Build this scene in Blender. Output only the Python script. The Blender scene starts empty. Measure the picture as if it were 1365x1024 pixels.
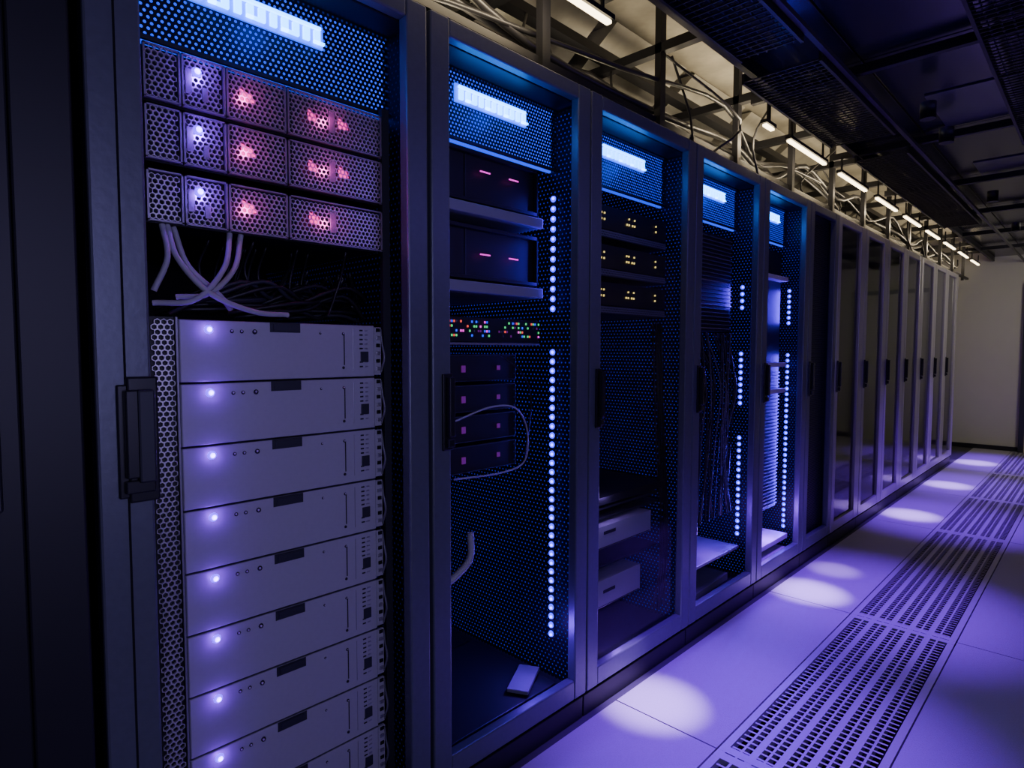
import bpy, math, random
from mathutils import Vector, Matrix
random.seed(7)
S=bpy.context.scene
# ------------------------------------------------------------------ materials
MATS={}
def pmat(name,col,rough=.5,metal=0.,emi=None,es=0.,noise=0.,nscale=40.,bump=0.,spec=.5):
    m=bpy.data.materials.new(name);m.use_nodes=True
    nt=m.node_tree;b=nt.nodes['Principled BSDF']
    b.inputs['Base Color'].default_value=(*col,1);b.inputs['Roughness'].default_value=rough
    b.inputs['Metallic'].default_value=metal;b.inputs['Specular IOR Level'].default_value=spec
    if emi:
        b.inputs['Emission Color'].default_value=(*emi,1);b.inputs['Emission Strength'].default_value=es
    if noise or bump:
        tc=nt.nodes.new('ShaderNodeTexCoord');n=nt.nodes.new('ShaderNodeTexNoise')
        n.inputs['Scale'].default_value=nscale;n.inputs['Detail'].default_value=5
        nt.links.new(tc.outputs['Object'],n.inputs['Vector'])
        if noise:
            r=nt.nodes.new('ShaderNodeMix');r.data_type='RGBA'
            r.inputs[6].default_value=(*[c*(1-noise) for c in col],1)
            r.inputs[7].default_value=(*[min(1,c*(1+noise)) for c in col],1)
            nt.links.new(n.outputs['Fac'],r.inputs[0]);nt.links.new(r.outputs[2],b.inputs['Base Color'])
        if bump:
            bp=nt.nodes.new('ShaderNodeBump');bp.inputs['Strength'].default_value=bump;bp.inputs['Distance'].default_value=.01
            nt.links.new(n.outputs['Fac'],bp.inputs['Height']);nt.links.new(bp.outputs['Normal'],b.inputs['Normal'])
    MATS[name]=m;return m
def perf(name,col,pitch,rad,metal=.6,rough=.45):
    m=pmat(name,col,rough,metal);nt=m.node_tree;N=nt.nodes;Lk=nt.links
    def M(op,a,b=None):
        n=N.new('ShaderNodeMath');n.operation=op
        for i,x in enumerate((a,b)):
            if x is None: continue
            if isinstance(x,(int,float)): n.inputs[i].default_value=x
            else: Lk.new(x,n.inputs[i])
        return n.outputs[0]
    tc=N.new('ShaderNodeTexCoord');sp=N.new('ShaderNodeSeparateXYZ');Lk.new(tc.outputs['Object'],sp.inputs[0])
    a=M('DIVIDE',M('ADD',M('ADD',sp.outputs[0],sp.outputs[1]),20.),pitch)
    b=M('DIVIDE',M('ADD',sp.outputs[2],20.),pitch*.866)
    row=M('FLOOR',b);odd=M('MULTIPLY',M('MODULO',row,2.),.5)
    fa=M('SUBTRACT',M('FRACT',M('ADD',a,odd)),.5);fb=M('MULTIPLY',M('SUBTRACT',M('FRACT',b),.5),.866)
    d=M('SQRT',M('ADD',M('MULTIPLY',fa,fa),M('MULTIPLY',fb,fb)))
    hole=M('LESS_THAN',d,rad)
    tr=N.new('ShaderNodeBsdfTransparent');mx=N.new('ShaderNodeMixShader')
    Lk.new(hole,mx.inputs[0]);Lk.new(N['Principled BSDF'].outputs[0],mx.inputs[1]);Lk.new(tr.outputs[0],mx.inputs[2])
    Lk.new(mx.outputs[0],N['Material Output'].inputs[0]);return m
def glassm(name,tint):
    m=pmat(name,(0,0,0));nt=m.node_tree;N=nt.nodes
    tr=N.new('ShaderNodeBsdfTransparent');tr.inputs[0].default_value=(*tint,1)
    gl=N.new('ShaderNodeBsdfGlossy');gl.inputs['Roughness'].default_value=.06
    fr=N.new('ShaderNodeFresnel');fr.inputs[0].default_value=1.4;mx=N.new('ShaderNodeMixShader')
    nt.links.new(fr.outputs[0],mx.inputs[0]);nt.links.new(tr.outputs[0],mx.inputs[1]);nt.links.new(gl.outputs[0],mx.inputs[2])
    nt.links.new(mx.outputs[0],N['Material Output'].inputs[0]);return m
pmat('frame',(.125,.135,.165),.38,.35,noise=.12,nscale=60,bump=.05)
pmat('frame_dark',(.035,.037,.045),.45,.3)
pmat('black',(.008,.008,.010),.5)
pmat('gap',(.002,.002,.003),.9)
pmat('handle',(.012,.012,.015),.3)
pmat('server_face',(.42,.40,.44),.42,.10,noise=.05,nscale=90)
pmat('server_side',(.16,.16,.18),.45,.4)
pmat('silver',(.78,.73,.76),.3,.75)
pmat('silver_dim',(.36,.34,.38),.35,.7)
pmat('shelf',(.28,.28,.32),.45,.3)
pmat('rib',(.12,.12,.16),.45,.3)
pmat('white_box',(.60,.57,.62),.45,.05)
pmat('cable_grey',(.38,.37,.39),.5)
pmat('cable_dim',(.08,.08,.10),.5)
pmat('cable_black',(.012,.012,.014),.4)
pmat('led_blue',(.02,.02,.1),.4,0,(.05,.05,1.),4.)
pmat('led_core',(.1,.1,1),.4,0,(.13,.11,1.),10.)
pmat('led_halo',(.02,.02,.6),.4,0,(.02,.004,1.),4.)  # halo of the strip LEDs, modelled as a larger emissive ball
pmat('led_status',(.3,.3,1),.4,0,(.26,.12,1.),16.)
pmat('led_status_halo',(.1,.02,.6),.4,0,(.10,.0,1.),4.)  # violet halo of the status LEDs, built as an emissive ball
pmat('led_cyan',(.1,.3,.6),.4,0,(.02,.32,1.),11.)
pmat('led_sign_glow',(.0,.05,.4),.4,0,(.0,.06,1.),3.)  # blue glow around the lit bars, put in as an emissive plate
pmat('led_pink',(.3,.02,.1),.4,0,(1.,.02,.36),2.2)
pmat('led_magenta',(.3,.02,.2),.4,0,(1.,.02,.8),1.6)
pmat('led_yellow',(.3,.25,.05),.4,0,(1.,.72,.18),1.6)
pmat('led_green',(.05,.3,.1),.4,0,(.05,1.,.25),1.)
pmat('led_red',(.3,.05,.05),.4,0,(1.,.08,.05),1.3)
pmat('led_purple_dim',(.1,.02,.2),.4,0,(.45,.02,.6),.20)
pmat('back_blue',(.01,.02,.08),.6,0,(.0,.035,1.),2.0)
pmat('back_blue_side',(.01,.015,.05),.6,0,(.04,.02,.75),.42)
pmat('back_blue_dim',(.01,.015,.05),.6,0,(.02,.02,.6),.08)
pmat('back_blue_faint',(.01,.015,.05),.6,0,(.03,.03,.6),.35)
pmat('floor_tile',(.46,.43,.47),.42,0,noise=.20,nscale=220,bump=.35)
pmat('floor_perf',(.48,.45,.50),.38,.15,noise=.08,nscale=120)
pmat('floor_pit',(.002,.002,.003),.9)
pmat('wall_cream',(.52,.51,.40),.75,0,noise=.03,nscale=6,bump=.05)
pmat('wall_dark',(.05,.05,.055),.7,0,noise=.1,nscale=8)
pmat('insul',(.40,.38,.33),.55,.2,noise=.6,nscale=6,bump=1.)
pmat('ceil_black',(.012,.013,.024),.22,0,noise=.3,nscale=3)
pmat('ceil_grey',(.07,.07,.085),.3,.3,noise=.3,nscale=5)
pmat('beam',(.008,.008,.011),.45,.3)
pmat('beam_grey',(.06,.058,.055),.45,.4)
pmat('duct',(.34,.33,.30),.4,.5,noise=.4,nscale=9)
pmat('lamp_warm',(.9,.8,.6),.4,0,(1.,.80,.46),9.)
pmat('door_satin',(.40,.38,.39),.32,.4,noise=.08,nscale=14)
pmat('door_grey',(.10,.095,.10),.28,.5,noise=.1,nscale=10)
perf('perf_blue',(.004,.005,.012),.0135,.235,.2)
perf('perf_side',(.008,.008,.013),.018,.16)
perf('perf_silver',(.34,.33,.36),.010,.30)
perf('perf_door',(.05,.05,.06),.014,.28)
glassm('door_glass',(.85,.87,.92))
glassm('door_glass_smoked',(.6,.6,.65))
# ------------------------------------------------------------------ mesh builder
class MB:
    def __init__(s): s.v=[];s.f=[];s.m=[];s.names=[];s.sm=[]
    def mi(s,n):
        if n not in s.names:s.names.append(n)
        return s.names.index(n)
    def quad(s,a,b,c,d,m,sm=False):
        i=len(s.v);s.v+=[a,b,c,d];s.f.append((i,i+1,i+2,i+3));s.m.append(s.mi(m));s.sm.append(sm)
    def box(s,x0,x1,y0,y1,z0,z1,m,rot=0):
        i=len(s.v);P=[(x,y,z) for x in (x0,x1) for y in (y0,y1) for z in (z0,z1)]
        if rot:
            cx,cy=(x0+x1)/2,(y0+y1)/2;c,sn=math.cos(rot),math.sin(rot)
            P=[(cx+(x-cx)*c-(y-cy)*sn,cy+(x-cx)*sn+(y-cy)*c,z) for x,y,z in P]
        s.v+=P
        for f in ((0,1,3,2),(4,6,7,5),(0,4,5,1),(2,3,7,6),(0,2,6,4),(1,5,7,3)):
            s.f.append(tuple(i+k for k in f));s.m.append(s.mi(m));s.sm.append(False)
    def tube(s,pts,r,m,n=8,sub=6):
        P=[Vector(p) for p in pts]
        if len(P)>2:
            Q=[P[0]*2-P[1]]+P+[P[-1]*2-P[-2]];R=[]
            for k in range(1,len(Q)-2):
                for j in range(sub):
                    t=j/sub;a,b,c,d=Q[k-1:k+3]
                    R.append(.5*((2*b)+(c-a)*t+(2*a-5*b+4*c-d)*t*t+(3*b-a-3*c+d)*t**3))
            R.append(P[-1]);P=R
        i0=len(s.v);mi=s.mi(m)
        for k,p in enumerate(P):
            t=(P[min(k+1,len(P)-1)]-P[max(k-1,0)]).normalized()
            u=t.cross(Vector((.31,.17,.93)))
            if u.length<.1:u=t.cross(Vector((1,0,0)))
            u.normalize();w=t.cross(u)
            for j in range(n):
                a=2*math.pi*j/n;s.v.append(tuple(p+u*math.cos(a)*r+w*math.sin(a)*r))
        for k in range(len(P)-1):
            for j in range(n):
                s.f.append((i0+k*n+j,i0+k*n+(j+1)%n,i0+(k+1)*n+(j+1)%n,i0+(k+1)*n+j));s.m.append(mi);s.sm.append(True)
        s.f.append(tuple(i0+j for j in range(n)));s.m.append(mi);s.sm.append(False)
        s.f.append(tuple(i0+(len(P)-1)*n+j for j in reversed(range(n))));s.m.append(mi);s.sm.append(False)
    def ball(s,c,r,m,n=8):
        i0=len(s.v);mi=s.mi(m);h=n//2
        for a in range(h+1):
            th=math.pi*a/h
            for b in range(n):
                ph=2*math.pi*b/n
                s.v.append((c[0]+r*math.sin(th)*math.cos(ph),c[1]+r*math.sin(th)*math.sin(ph),c[2]+r*math.cos(th)))
        for a in range(h):
            for b in range(n):
                s.f.append((i0+a*n+b,i0+(a+1)*n+b,i0+(a+1)*n+(b+1)%n,i0+a*n+(b+1)%n));s.m.append(mi);s.sm.append(True)
    def hexes(s,x,y0,y1,z0,z1,p,wall,dep,m):
        R=p/math.sqrt(3);r=R-wall;mi=s.mi(m);row=0;z=z0+R
        while z<z1-R*.6:
            y=y0+p/2+(p/2 if row%2 else 0)
            while y<y1-p*.4:
                i=len(s.v)
                for k in range(6):
                    a=math.pi/6+k*math.pi/3;c,sn=math.cos(a),math.sin(a)
                    s.v+=[(x,y+R*c,z+R*sn),(x,y+r*c,z+r*sn),(x-dep,y+r*c,z+r*sn)]
                for k in range(6):
                    a=i+3*k;b=i+3*((k+1)%6)
                    s.f.append((a,b,b+1,a+1));s.f.append((a+1,b+1,b+2,a+2));s.m+=[mi,mi];s.sm+=[False,False]
                y+=p
            z+=R*1.5;row+=1
    def build(s,name,parent=None,bevel=0.):
        me=bpy.data.meshes.new(name);me.from_pydata(s.v,[],s.f)
        for n in s.names: me.materials.append(MATS[n])
        me.polygons.foreach_set('material_index',s.m);me.polygons.foreach_set('use_smooth',s.sm);me.update()
        o=bpy.data.objects.new(name,me);S.collection.objects.link(o)
        if parent:
            o.parent=parent;o.matrix_parent_inverse=Matrix.Translation(-parent.location)
        if bevel:
            b=o.modifiers.new('bevel','BEVEL');b.width=bevel;b.segments=2;b.limit_method='ANGLE'
        return o
def empty(name,loc):
    e=bpy.data.objects.new(name,None);e.location=loc;e.empty_display_size=.1;S.collection.objects.link(e);return e
def light(name,kind,loc,col,power,parent=None,target=None,**k):
    l=bpy.data.lights.new(name,kind);l.color=col;l.energy=power
    for a,b in k.items(): setattr(l,a,b)
    o=bpy.data.objects.new(name,l);o.location=loc
    if target: o.rotation_euler=(Vector(target)-Vector(loc)).to_track_quat('-Z','Y').to_euler()
    S.collection.objects.link(o)
    if parent: o.parent=parent;o.matrix_parent_inverse=Matrix.Translation(-parent.location)
    return o
# ------------------------------------------------------------------ room
FE=[.43,1.961,3.49,5.61,7.1,8.7,10.8]
def floor():
    b=MB();g=.003
    ys=[-2.0,-.6]+FE
    b.box(-1.3,.01,-2,10.8,-.05,-.002,'wall_dark')
    for a,c in zip(ys[:-1],ys[1:]):
        b.box(.012,.430-g,a+g,c-g,-.04,0,'floor_tile')
        b.box(.884+g,1.75-g,a+g,c-g,-.04,0,'floor_tile')
        b.box(1.75+g,2.8,a+g,c-g,-.04,0,'floor_tile')
        x0,x1=.430+g,.884-g;m=.026
        b.box(x0,x1,a+g,a+.04,-.03,0,'floor_perf');b.box(x0,x1,c-.04,c-g,-.03,0,'floor_perf')
        b.box(x0,x0+m,a,c,-.03,-.0002,'floor_perf');b.box(x1-m,x1,a,c,-.03,-.0002,'floor_perf')
        W=(x1-x0-2*m)/5
        for k in range(5):
            xa=x0+m+k*W;
            if k: b.box(xa-.012,xa+.012,a,c,-.03,-.0003,'floor_perf')
            b.box(xa+W/2-.004,xa+W/2+.004,a,c,-.03,-.0004,'floor_perf')
            y=a+.045
            while y<c-.05:
                b.quad((xa+.005,y,-.0008),(xa+W-.005,y,-.0008),(xa+W-.005,y+.009,-.0008),(xa+.005,y+.009,-.0008),'floor_perf')
                y+=.032
    b.box(-1.3,2.8,-2,10.8,-.2,-.15,'floor_pit')
    b.build('floor')
floor()
b=MB();b.box(-1.3,2.8,10.8,10.9,-.2,3.,'wall_cream');b.build('wall_far')
b=MB();b.box(-1.4,-1.3,-2,10.9,-.2,3.,'wall_dark');b.build('wall_left')
b=MB();b.box(2.8,2.9,-2,10.9,-.2,3.,'wall_cream');b.build('wall_right')
b=MB();b.box(-1.4,2.9,-2.1,-2,-.2,3.,'wall_dark');b.build('wall_back')
b=MB();b.box(-1.3,2.8,10.78,10.8,0,.06,'black');b.build('baseboard_far')
b=MB();b.box(.50,.56,10.72,10.775,0,2.3,'frame_dark');b.box(1.5,1.56,10.72,10.775,0,2.3,'frame_dark');b.box(.5,1.56,10.72,10.775,2.24,2.3,'frame_dark')
b.box(.56,1.5,10.74,10.775,0,2.24,'wall_cream');b.build('door_1')
b=MB();b.box(-1.3,2.8,-2,10.8,2.95,3.05,'insul');b.build('ceiling')
b=MB()
ys=[-2+1.28*i for i in range(11)]
for a,c in zip(ys[:-1],ys[1:]):
    for x0,x1 in ((.14,.50),(.50,1.25),(1.25,2.0),(2.0,2.8)):
        b.box(x0+.004,x1-.004,a+.004,min(c,10.8)-.004,2.68,2.70,'ceil_black')
b.box(.62,1.0,3.75,4.35,2.672,2.68,'ceil_grey');b.box(.62,1.0,5.3,5.9,2.672,2.68,'ceil_grey')
b.build('ceiling_panel',bevel=.002)
b=MB()
for y in ys:
    if y<10.7: b.box(.0,2.8,y-.016,y+.016,2.62,2.66,'beam')
for x in (.14,1.25,2.0): b.box(x-.014,x+.014,-2,10.8,2.62,2.68,'beam')
b.box(.47,.490,-2,10.8,2.58,2.60,'beam_grey')
b.build('ceiling_grid_beam')
b=MB()
for (x0,x1,y0,y1) in ((.22,.46,1.6,2.5),(.14,.46,2.7,3.9),(.16,.44,4.3,7.2),(.95,1.35,2.2,4.6)):
    n=int((y1-y0)/.035)
    for i in range(n+1):
        y=y0+i*.035;b.box(x0,x1,y-.0025,y+.0025,2.56,2.565,'beam')
    n=int((x1-x0)/.035)
    for i in range(n+1):
        x=x0+i*.035;b.box(x-.0025,x+.0025,y0,y1,2.565,2.57,'beam')
    for x in (x0,x1): b.box(x-.006,x+.006,y0,y1,2.555,2.60,'beam')
b.build('cable_tray')
b=MB()
for k in range(14):
    x=random.uniform(-.75,-.13);pts=[];y=-.5
    while y<10.5:
        pts.append((x+random.uniform(-.05,.05),y,random.uniform(2.42,2.62)));y+=random.uniform(.4,.9)
    b.tube(pts,random.uniform(.008,.02),'cable_black',6,4)
for k in range(30):
    y=random.uniform(.3,8);x=random.uniform(-.6,-.05)
    b.tube([(x,y,2.32),(x+random.uniform(-.1,.1),y+random.uniform(-.15,.15),2.5),(x+random.uniform(-.2,.1),y+random.uniform(-.3,.3),2.75)],.006,'cable_black',6,4)
b.build('overhead_cable_bundle')
b=MB()
for i,y in enumerate([.1+.76*i for i in range(14)]):
    b.box(-1.2,.13,y-.02,y+.02,2.65,2.69,'beam')
    b.box(-.10,-.07,y-.02,y+.02,2.31,2.95,'beam')
    b.box(-.75,-.72,y-.02,y+.02,2.31,2.95,'beam')
b.box(-.12,-.09,-.6,10.5,2.36,2.385,'beam');b.box(-.56,-.53,-.6,10.5,2.50,2.53,'beam');b.box(-.40,-.34,-.6,10.5,2.70,2.74,'beam')
b.build('overhead_support_frame')
b=MB()
for i in range(15):
    y=-.6+.76*i
    for (p,q) in (((-.85,2.93),(-.62,2.76)),((-.62,2.76),(-.38,2.93))):
        b.quad((p[0],y+.04,p[1]),(q[0],y+.04,q[1]),(q[0],y+.70,q[1]),(p[0],y+.70,p[1]),'duct')
        b.quad((p[0],y+.04,p[1]),(q[0],y+.04,q[1]),(-.62,y+.04,2.94),(-.62,y+.04,2.94),'duct')
b.build('overhead_reflector_hood')
lampY=[(.95,1.78),(3.10,3.20)]+[(3.42+.86*i,4.0+.86*i) for i in range(8)]
for k,(a,c) in enumerate(lampY):
    e=empty('linear_ceiling_lamp',(.075,(a+c)/2,2.5))
    b=MB();b.box(.064,.086,a,c,2.494,2.506,'lamp_warm');b.build('tube',e,.003)
    b=MB();b.box(.058,.092,a-.01,c+.01,2.508,2.525,'beam')
    for y in (a+.04,c-.04): b.box(.07,.08,y-.005,y+.005,2.525,2.62,'beam')
    b.build('housing',e)
    light('glow','AREA',(.03,(a+c)/2,2.50),(1.,.80,.50),(5 if k<2 else 4.2),e,target=(-.5,(a+c)/2,2.75),shape='RECTANGLE',size=.5,size_y=.04)
for y in (1.35,2.15,2.85,3.75,4.9):  # added fill lights in invented housings, to brighten the ceiling above the racks
    e=empty('added_fill_light',(-.32,y,2.34))
    b=MB();b.box(-.38,-.26,y-.15,y+.15,2.301,2.36,'beam');b.box(-.37,-.27,y-.14,y+.14,2.36,2.364,'lamp_warm');b.build('housing',e,.002)
    light('glow','AREA',(-.32,y,2.375),(1.,.83,.58),1.5,e,target=(-.34,y,3.),shape='RECTANGLE',size=.1,size_y=.28)
# ------------------------------------------------------------------ racks
ZT=2.30
def rack(y0,y1,kind,lw=.07,rw=.07,sp='frame',side='back_blue_side'):
    e=empty('server_rack',(-.5,(y0+y1)/2,0));g=.003
    b=MB()
    b.box(-1.0,-.04,y0+g,y0+.018,.06,ZT-.02,'black');b.box(-1.0,-.04,y1-.018,y1-g,.06,ZT-.02,'black')
    b.box(-1.0,-.04,y0+g,y1-g,ZT-.05,ZT-.005,'black')
    b.box(-1.0,-.04,y0+g,y1-g,.08,.13,'frame_dark')
    b.box(-1.0,-.98,y0+.02,y1-.02,.12,ZT-.05,'black')
    b.box(-.98,-.015,y0+g,y1-g,0.0,.08,'black')
    b.build('carcass',e,.003)
    b=MB()
    D=-.036
    b.box(D,0,y0+g,y0+lw,.10,ZT,sp);b.box(D,0,y1-rw,y1-g,.10,ZT,sp)
    b.box(D,-.001,y0+lw,y1-rw,ZT-.05,ZT,sp);b.box(D,-.001,y0+lw,y1-rw,.10,.172,sp)
    b.build('door_frame',e,.005)
    b=MB()
    b.box(0,.008,y0+.035,y0+lw+.002,1.09,1.31,'handle');b.box(.008,.026,y0+.045,y0+lw-.004,1.13,1.30,'handle')
    b.box(.0,.022,y0+.043,y0+lw-.002,1.10,1.125,'handle')
    b.build('door_handle',e,.003)
    if kind=='open':
        b=MB();X=-.13;w0,w1=y0+.03,y1-.03
        b.quad((X,w0,2.04),(X,w1,2.04),(X,w1,2.26),(X,w0,2.26),'perf_blue')
        b.box(X-.004,X+.004,w0,w1,2.03,2.04,'frame_dark')
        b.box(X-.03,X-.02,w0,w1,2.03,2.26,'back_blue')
        b.build('vent_panel',e)
        yc=(y0+y1)/2-.01;b=MB()
        b.box(X+.004,X+.010,yc-.16,yc+.16,2.142,2.198,'led_sign_glow')
        b.box(X+.012,X+.02,yc-.15,yc+.15,2.184,2.191,'led_cyan')
        for i in range(11):
            yy=yc-.148+i*.028
            b.box(X+.012,X+.02,yy,yy+.016,2.150,2.180,'led_cyan')
            if i%3==1: b.box(X+.012,X+.02,yy,yy+.028,2.150,2.156,'led_cyan')
        b.build('vent_lamp',e)
        light('vent_glow','POINT',(-.08,yc,2.14),(.0,.05,1.),.5,e,shadow_soft_size=.04)
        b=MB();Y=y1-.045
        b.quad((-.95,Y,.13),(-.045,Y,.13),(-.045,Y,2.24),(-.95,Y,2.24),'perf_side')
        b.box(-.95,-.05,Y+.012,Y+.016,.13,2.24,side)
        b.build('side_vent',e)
    return e
def ledstrip(e,x,Y,spans,step=.035,r=.0056,pw=4.):
    b=MB()
    for z0,z1 in spans:
        b.box(x-.012,x+.012,Y-.006,Y,z0-.015,z1+.015,'black')
        n=int(round((z1-z0)/step))
        for i in range(n+1):
            z=z0+(z1-z0)*i/n
            b.ball((x,Y-.006,z),r*2.1,'led_halo',10);b.ball((x+.005,Y-.014,z),r,'led_core')
    b.build('led_strip',e)
    for z0,z1 in spans:
        light('strip_glow','AREA',(x,Y-.03,(z0+z1)/2),(.08,.012,1.),pw*(z1-z0),e,target=(x-.3,Y-1,(z0+z1)/2),shape='RECTANGLE',size=.02,size_y=(z1-z0))
e=empty('server_rack',(-.5,-.2,0))
b=MB();b.box(-1,-.02,-.62,.255,.0,ZT,'black');b.build('carcass',e,.004)
b=MB();b.box(-.02,0,-.61,-.53,.1,ZT,'frame_dark');b.box(-.02,0,.16,.25,.1,ZT,'black');b.box(-.02,-.005,-.53,.16,.1,ZT,'black')
b.box(0.,.02,.10,.13,1.1,1.3,'handle');b.build('door_frame',e,.004)

# ---- rack 1
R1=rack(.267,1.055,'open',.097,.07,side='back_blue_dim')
b=MB();b.box(-.02,.001,.317,.321,.1,ZT,'gap');b.build('door_seam',R1)
b=MB();b.box(.0,.012,.318,.372,1.08,1.325,'handle');b.box(.012,.03,.332,.362,1.12,1.30,'frame_dark');b.build('swing_handle',R1,.004)
b=MB()
b.box(-.10,-.085,.962,.985,.14,2.03,'frame_dark');b.box(-.10,-.085,.372,.386,.14,2.03,'frame_dark')
b.build('rack_rail',R1)
b=MB();b.hexes(-.078,.387,.434,.14,1.447,.0125,.0016,.006,'silver');b.box(-.12,-.088,.387,.434,.14,1.447,'black')
b.box(-.084,-.077,.434,.438,.14,1.447,'silver_dim')
b.build('honeycomb_strip',R1)
X=-.08
for n in range(9):
    zt=1.443-.1405*n;zb=zt-.1375
    e=empty('storage_server',(-.4,.69,zb))
    b=MB();b.box(-.75,X-.002,.44,.93,zb,zt,'server_side');b.box(X-.004,X,.442,.928,zb+.001,zt-.001,'server_face')
    b.build('chassis',e,.003)
    b=MB()
    b.box(X,X+.0015,.640,.716,zt-.024,zt-.0005,'frame_dark')
    b.box(X+.0015,X+.004,.648,.708,zt-.021,zt-.004,'frame_dark')
    b.box(X,X+.0012,.835,.838,zt-.105,zt-.024,'black')
    b.box(X,X+.0012,.862,.8635,zt-.12,zt-.01,'silver_dim')
    b.box(X,X+.003,.885,.908,zt-.098,zt-.07,'frame_dark')
    for k in range(9):
        if k in(5,6):continue
        b.box(X,X+.001,.882,.892,zt-.012-.012*k,zt-.016-.012*k,'black');b.box(X,X+.001,.897,.907,zt-.012-.012*k,zt-.016-.012*k,'silver_dim')
    b.build('latch',e,.002)
    b=MB()
    for yy,rr in ((.552,.0046),(.574,.0046),(.604,.0062),(.770,.0032),(.834,.0040)):
        b.ball((X,yy,zt-.024),rr,'black');b.ball((X+.0035,yy-.001,zt-.023),rr*.5,'silver')
    b.ball((X,.834,zt-.112),.0040,'black')
    b.build('button',e)
    b=MB();b.ball((X-.002,.502,zt-.021),.0100,'led_status_halo',14);b.ball((X+.004,.502,zt-.021),.0060,'led_status',12);b.build('status_led',e)
    light('led_glow','POINT',(X+.018,.502,zt-.021),(.20,.01,1.),.085,e,shadow_soft_size=.004)
    b=MB();b.box(X-.012,X-.004,.928,.952,zb+.004,zt-.004,'server_face')
    for k in range(6):
        z=zb+.016+k*.021
        b.box(X-.004,X-.001,.936,.948,z,z+.010,'gap' if k%2 else 'silver_dim')
    b.tube([(X-.006,.952,zb+.01),(X+.004,.957,zb+.05),(X-.004,.955,zb+.09),(X-.006,.952,zt-.01)],.0035,'server_side',6,4)
    b.build('rack_ear',e,.001)
for n,(zb,zt) in enumerate(((1.894,2.006),(1.772,1.884),(1.644,1.752))):
    e=empty('rack_server',(-.4,.67,zb))
    b=MB();b.box(-.75,X-.022,.388,.958,zb,zt,'black');b.build('chassis',e)
    b=MB()
    for (a,c) in ((.388,.458),(.461,.55),(.553,.69),(.694,.957)):
        b.hexes(X,a+.004,c-.004,zb+.004,zt-.004,.0118,.0016,.006,'silver')
        b.box(X-.008,X+.001,a,c,zt-.0045,zt-.001,'silver_dim');b.box(X-.008,X+.001,a,c,zb+.001,zb+.0045,'silver_dim')
        b.box(X-.008,X+.001,a,a+.004,zb,zt-.001,'silver_dim');b.box(X-.008,X+.001,c-.004,c,zb,zt-.001,'silver_dim')
    b.build('honeycomb_bezel',e)
    b=MB()
    b.box(X+.001,X+.003,.466,.480,zb+.03,zt-.03,'silver_dim')
    b.box(X+.001,X+.003,.50,.512,zb+.02,zb+.05,'silver_dim')
    b.ball((X-.001,.490,zt-.033),.0108,'led_status_halo',14);b.ball((X+.006,.490,zt-.033),.0064,'led_status',12)
    b.box(X+.001,X+.003,.80,.818,zb+.03,zb+.085,'silver_dim')
    b.build('badge',e,.001)
    b=MB()
    for yy,w in ((.583,.034),(.747,.026),(.829,.03) if n<2 else (.755,.02)):
        z=zb+.045
        b.quad((X-.004,yy,z),(X-.004,yy+w,z+.006),(X-.004,yy+w*.75,z+.022),(X-.004,yy,z+.03),'led_pink')
    b.build('display',e)
    light('led_glow','POINT',(X+.03,.50,zt-.035),(.20,.03,1.),.32,e,shadow_soft_size=.01)
    light('display_glow','POINT',(X+.03,.60,zt-.05),(1.,.10,.65),.08,e,shadow_soft_size=.01)
    light('display_glow','POINT',(X+.03,.80,zt-.05),(1.,.10,.60),.08,e,shadow_soft_size=.01)
b=MB()
for pts in ([(-.10,.430,1.642),(-.07,.440,1.57),(-.06,.50,1.50),(-.07,.60,1.465),(-.09,.69,1.462)],
            [(-.10,.56,1.642),(-.07,.535,1.56),(-.06,.47,1.485),(-.09,.395,1.475)],
            [(-.10,.42,1.642),(-.07,.42,1.57),(-.08,.395,1.50)],
            [(-.10,.585,1.642),(-.08,.56,1.56),(-.07,.50,1.50),(-.09,.44,1.49)],
            [(-.11,.445,1.642),(-.10,.47,1.56),(-.09,.53,1.50),(-.105,.56,1.47)]):
    b.tube(pts,.0062,'cable_grey',8,8)
b.build('network_cable_bundle')
b=MB()
for k in range(46):
    y=random.uniform(.58,.9);x=-random.uniform(.14,.3)
    b.tube([(x,y-.15,1.455+random.random()*.03),(x+.02,y,1.47+random.random()*.08),(x,y+.08,1.46+random.random()*.06),(x-.05,min(.94,y+.16),1.50+random.random()*.1)],.0055,random.choice(['cable_black','cable_black','frame_dark']),6,5)
for k in range(12):
    y=random.uniform(.5,.93);x=-random.uniform(.14,.3)
    b.tube([(x,y,1.64),(x+.02,y-.03,1.56),(x,y+random.uniform(-.08,.05),1.47)],.0035,'cable_black',6,5)
b.build('power_cable_bundle')
# ---- rack 2
R2=rack(1.061,1.783,'open')
ledstrip(R2,-.13,1.737,[(1.53,1.93),(.30,1.37)],pw=2.)
X=-.15
for zb,zt in ((1.86,2.025),(1.61,1.785)):
    e=empty('network_switch',(-.4,1.4,zb))
    b=MB();b.box(-.7,X-.02,1.14,1.67,zb,zt,'black');b.box(X-.02,X-.018,1.15,1.66,zb+.01,zt-.01,'black')
    b.box(X-.018,X,1.14,1.67,zt-.012,zt,'black');b.box(X-.018,X,1.14,1.67,zb,zb+.012,'black')
    b.box(X-.018,X,1.662,1.67,zb,zt,'gap')
    b.box(X-.016,X-.014,1.33,1.335,zb+.012,zt-.012,'frame_dark')
    b.build('chassis',e,.002)
    b=MB();zc=zb+.105 if zb>1.8 else zb+.085
    for y in (1.385,1.52): b.box(X-.002,X+.001,y,y+.045,zc-.003,zc+.001,'led_magenta')
    for i in range(9):
        for j in (0,1): b.box(X-.014,X-.012,1.22+.016*j,1.225+.016*j,zb+.02+.016*i,zb+.026+.016*i,'led_blue' if (i*7+j)%3==0 else 'back_blue')
    b.build('port_light',e)
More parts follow.
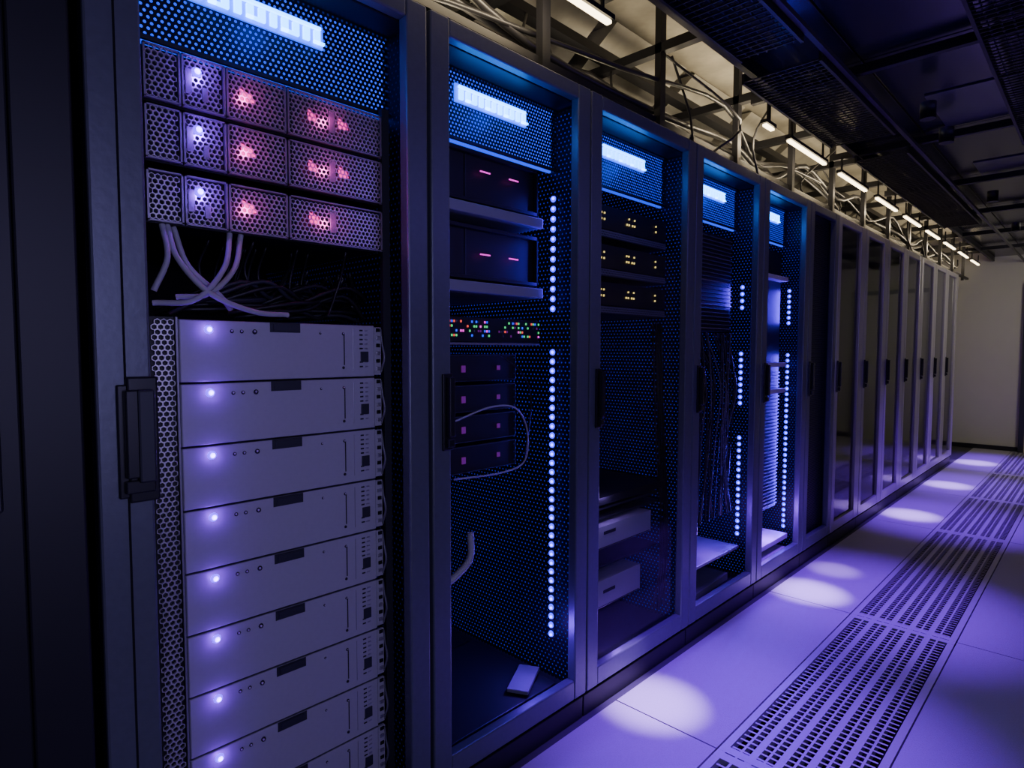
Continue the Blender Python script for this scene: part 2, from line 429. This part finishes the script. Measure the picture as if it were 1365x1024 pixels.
for zb in (1.815,1.565):
    e=empty('rack_shelf',(-.3,1.4,zb));b=MB();b.box(-.7,X+.02,1.12,1.675,zb,zb+.035,'shelf');b.build('plate',e,.003)
e=empty('patch_panel',(-.3,1.4,1.4));b=MB();b.box(-.5,X-.002,1.13,1.675,1.405,1.485,'black')
for i in range(46):
    y=1.24+i*.0096
    if 1.43<y<1.47: continue
    for z in (1.422,1.437,1.452,1.467):
        if random.random()<.45: b.box(X-.002,X+.001,y,y+.0045,z,z+.007,random.choice(['led_green','led_red','led_purple_dim','back_blue','led_magenta','led_green','rib']))
b.box(X-.002,X+.004,1.14,1.675,1.395,1.402,'silver_dim')
b.build('panel',e)
for k in range(4):
    zb=.975+.1*k
    e=empty('modem_unit',(-.3,1.4,zb))
    b=MB();b.box(-.45,X,1.20,1.545,zb,zb+.088,'black')
    b.box(X,X+.004,1.20,1.55,zb+.084,zb+.088,'frame_dark');b.box(X,X+.004,1.20,1.55,zb,zb+.003,'frame_dark')
    b.box(X,X+.004,1.546,1.55,zb,zb+.088,'frame_dark')
    b.build('chassis',e,.001)
    b=MB();b.box(X,X+.003,1.30,1.316,zb+.03,zb+.052,'led_purple_dim');b.box(X,X+.003,1.46,1.474,zb+.035,zb+.05,'led_purple_dim')
    b.build('label_light',e)
b=MB();b.tube([(-.13,1.25,1.15),(-.10,1.38,1.19),(-.10,1.5,1.18),(-.11,1.57,1.10),(-.11,1.56,.99),(-.12,1.46,.96),(-.13,1.25,.965)],.003,'cable_grey',6)
b.tube([(-.12,1.45,1.36),(-.1,1.53,1.30),(-.1,1.58,1.2),(-.12,1.57,1.0)],.003,'cable_black',6)
b.tube([(-.14,1.20,.62),(-.12,1.26,.66),(-.12,1.31,.70),(-.13,1.32,.78)],.012,'cable_grey',8)
b.build('patch_cable')
b=MB();b.box(-.55,-.08,1.15,1.70,.131,.14,'frame_dark');b.box(-.20,-.12,1.52,1.70,.15,.165,'shelf',.5);b.build('base_tray',R2,.003)
# ---- rack 3
R3=rack(1.783,2.558,'open')
X=-.07
for k,zc in enumerate((1.895,1.745,1.60)):
    e=empty('network_switch',(-.3,2.15,zc))
    b=MB();b.box(-.6,X-.004,1.83,2.43,zc-.045,zc+.045,'black')
    b.quad((X,1.84,zc-.075),(X,2.42,zc-.075),(X,2.42,zc-.05),(X,1.84,zc-.05),'perf_silver');b.box(-.6,X-.004,1.83,2.43,zc-.078,zc-.048,'frame_dark')
    b.build('chassis',e)
    b=MB()
    for y in (1.945,1.965,2.12,2.135,2.16,2.175,2.34):
        b.box(X-.004,X,y,y+.005,zc-.012,zc-.005,'led_yellow')
        if random.random()<.7:b.box(X-.004,X,y,y+.005,zc+.012,zc+.018,'led_yellow')
    b.build('port_light',e)
for (a,c,z0,z1,r) in ((1.86,2.33,.585,.675,.0),(1.86,2.25,.345,.455,0.)):
    e=empty('white_server_unit',(-.3,2.1,z0))
    b=MB();b.box(-.55,X,a,c,z0,z1,'white_box',r);b.box(X,X+.003,a+.12,a+.2,z0+.055,z0+.068,'frame_dark')
    b.box(X,X+.002,a+.02,c-.01,z0+.002,z0+.006,'frame_dark');b.build('chassis',e,.004)
b=MB();b.box(-.6,-.075,1.85,2.45,.76,.79,'black')
for z in (.50,.70,.74): b.box(-.6,-.1,1.82,2.44,z-.01,z,'frame_dark')
for k in range(10):
    y=random.uniform(2.40,2.50);b.tube([(-.08-.02*random.random(),y,.2),(-.07,y+random.uniform(-.03,.03),.5),(-.09,y+random.uniform(-.03,.02),.9),(-.12,y,1.5)],.004,'cable_black',6)
b.build('shelf_bracket',R3)
b=MB();b.quad((-.03,1.853,.17),(-.03,2.488,.17),(-.03,2.488,2.25),(-.03,1.853,2.25),'door_glass');b.build('door_glass_pane',R3)
light('shelf_glow','POINT',(-.05,2.0,.80),(.40,.22,1.),.45,R3,shadow_soft_size=.02)
light('base_glow','POINT',(-.08,2.1,.25),(.30,.08,1.),.6,R3,shadow_soft_size=.02)
# ---- rack 4
R4=rack(2.558,3.317,'open')
ledstrip(R4,-.09,3.268,[(1.61,1.72),(1.09,1.36),(.365,.90)],pw=5)
e=empty('network_switch',(-.3,2.9,1.5))
b=MB();b.box(-.6,-.12,2.60,3.18,1.48,1.97,'black')
for i in range(24): b.box(-.12,-.108,2.61,3.17,1.49+.02*i,1.494+.02*i,'rib' if i%6 else 'silver_dim')
b.build('chassis',e)
b=MB()
for k in range(26):
    y=random.uniform(2.75,3.2);b.tube([(-.1-.1*random.random(),y,1.47),(-.08,y+random.uniform(-.08,.05),1.2),(-.1,y+random.uniform(-.08,.05),.9),(-.1,y+random.uniform(-.1,.05),.5)],.004,random.choice(['cable_black','cable_black','cable_dim']),6)
b.build('patch_cable')
b=MB();b.box(-.6,-.06,2.62,3.22,.30,.315,'shelf');b.box(-.5,-.08,2.66,3.15,.131,.17,'shelf',.05);b.build('base_tray',R4,.003)
# ---- rack 5
R5=rack(3.317,4.02,'open')
ledstrip(R5,-.10,3.971,[(1.55,1.75),(.26,1.35)],pw=5)
e=empty('network_switch',(-.3,3.6,1.2))
b=MB();b.box(-.6,-.13,3.36,3.90,.40,1.98,'black')
for i in range(40):
    z=.42+.021*i
    b.box(-.13,-.118,3.37,3.89,z,z+.007,'rib')
for z in (1.28,1.12,1.80): b.box(-.13,-.08,3.37,3.89,z,z+.025,'white_box')
b.build('chassis',e)
b=MB();b.box(-.5,-.06,3.37,3.93,.20,.23,'white_box');b.box(-.5,-.06,3.4,3.9,.131,.15,'white_box');b.build('base_tray',R5,.003)
light('base_glow','POINT',(-.08,3.7,.34),(.28,.06,1.),4.5,R5,shadow_soft_size=.03)
light('base_glow','POINT',(-.08,2.95,.45),(.22,.04,1.),4.,R4,shadow_soft_size=.03)
light('base_glow','POINT',(-.10,1.6,.32),(.16,.03,1.),2.,R2,shadow_soft_size=.03)
# ---- racks further down the row
bd=[4.02,4.57,5.22,5.87,6.52,7.17,7.82,8.47,9.13]
for i,(a,c) in enumerate(zip(bd[:-1],bd[1:])):
    R=rack(a,c,'closed',.07,.12 if i else .07,'frame' if i<1 else 'door_satin')
    b=MB()
    if i==0:
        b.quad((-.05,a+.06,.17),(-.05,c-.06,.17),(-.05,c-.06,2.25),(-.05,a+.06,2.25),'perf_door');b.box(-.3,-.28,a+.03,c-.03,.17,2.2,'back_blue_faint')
    else:
        b.box(-.034,-.022,a+.06,c-.11,.16,2.26,'door_satin' if i>3 else 'door_grey')
        q=(a+.07,c-.12);b.quad((-.018,q[0],.17),(-.018,q[1],.17),(-.018,q[1],2.25),(-.018,q[0],2.25),'door_glass_smoked')
    b.build('door_pane',R)
# ------------------------------------------------------------------ lights
for k,(x,y,pw,sz) in enumerate(((.12,2.05,1500,11),(.17,3.64,1500,11),(.16,4.12,420,8),(.20,5.97,1300,12),(.21,7.58,1200,12),(.21,9.35,1100,13))):
    e=empty('downlight',(.66,y,2.56))
    b=MB();b.tube([(.66,y,2.52),(.66,y,2.60)],.035,'beam',16);b.build('housing',e)
    light('beam','SPOT',(.66,y,2.50),(.50,.30,1.),pw,e,target=(x,y,0),spot_size=math.radians(sz),spot_blend=1.,shadow_soft_size=.02)
    if k!=2:
        light('wash','SPOT',(.66,y,2.50),(.19,.002,1.),560,e,target=(.42,y+.1,0),spot_size=math.radians(44),spot_blend=1.,shadow_soft_size=.05)
light('aisle_light','AREA',(2.0,.3,1.5),(.50,.44,1.),12,target=(-.1,.7,1.2),shape='RECTANGLE',size=.8,size_y=1.2)
light('aisle_light','AREA',(2.2,3.2,2.3),(.26,.13,1.),7,target=(0,3.6,1.5),shape='RECTANGLE',size=2.5,size_y=.5)
light('aisle_light','AREA',(1.6,8.2,2.4),(1.,.93,.78),20,target=(.0,9.4,1.4),shape='RECTANGLE',size=.8,size_y=.6)
w=bpy.data.worlds.new('World');S.world=w;w.use_nodes=True
w.node_tree.nodes['Background'].inputs[0].default_value=(.3,.35,.8,1);w.node_tree.nodes['Background'].inputs[1].default_value=.01
# ------------------------------------------------------------------ camera
c=bpy.data.cameras.new('camera');c.sensor_width=36;c.lens=814.8/1365*36;c.clip_start=.02
o=bpy.data.objects.new('camera',c);o.location=(1.35,0,1.377)
o.rotation_euler=(Matrix.Rotation(math.radians(44.336),3,'Z')@Matrix.Rotation(math.radians(90-3.156),3,'X')@Matrix.Rotation(math.radians(.094),3,'Z')).to_euler()
S.collection.objects.link(o);S.camera=o
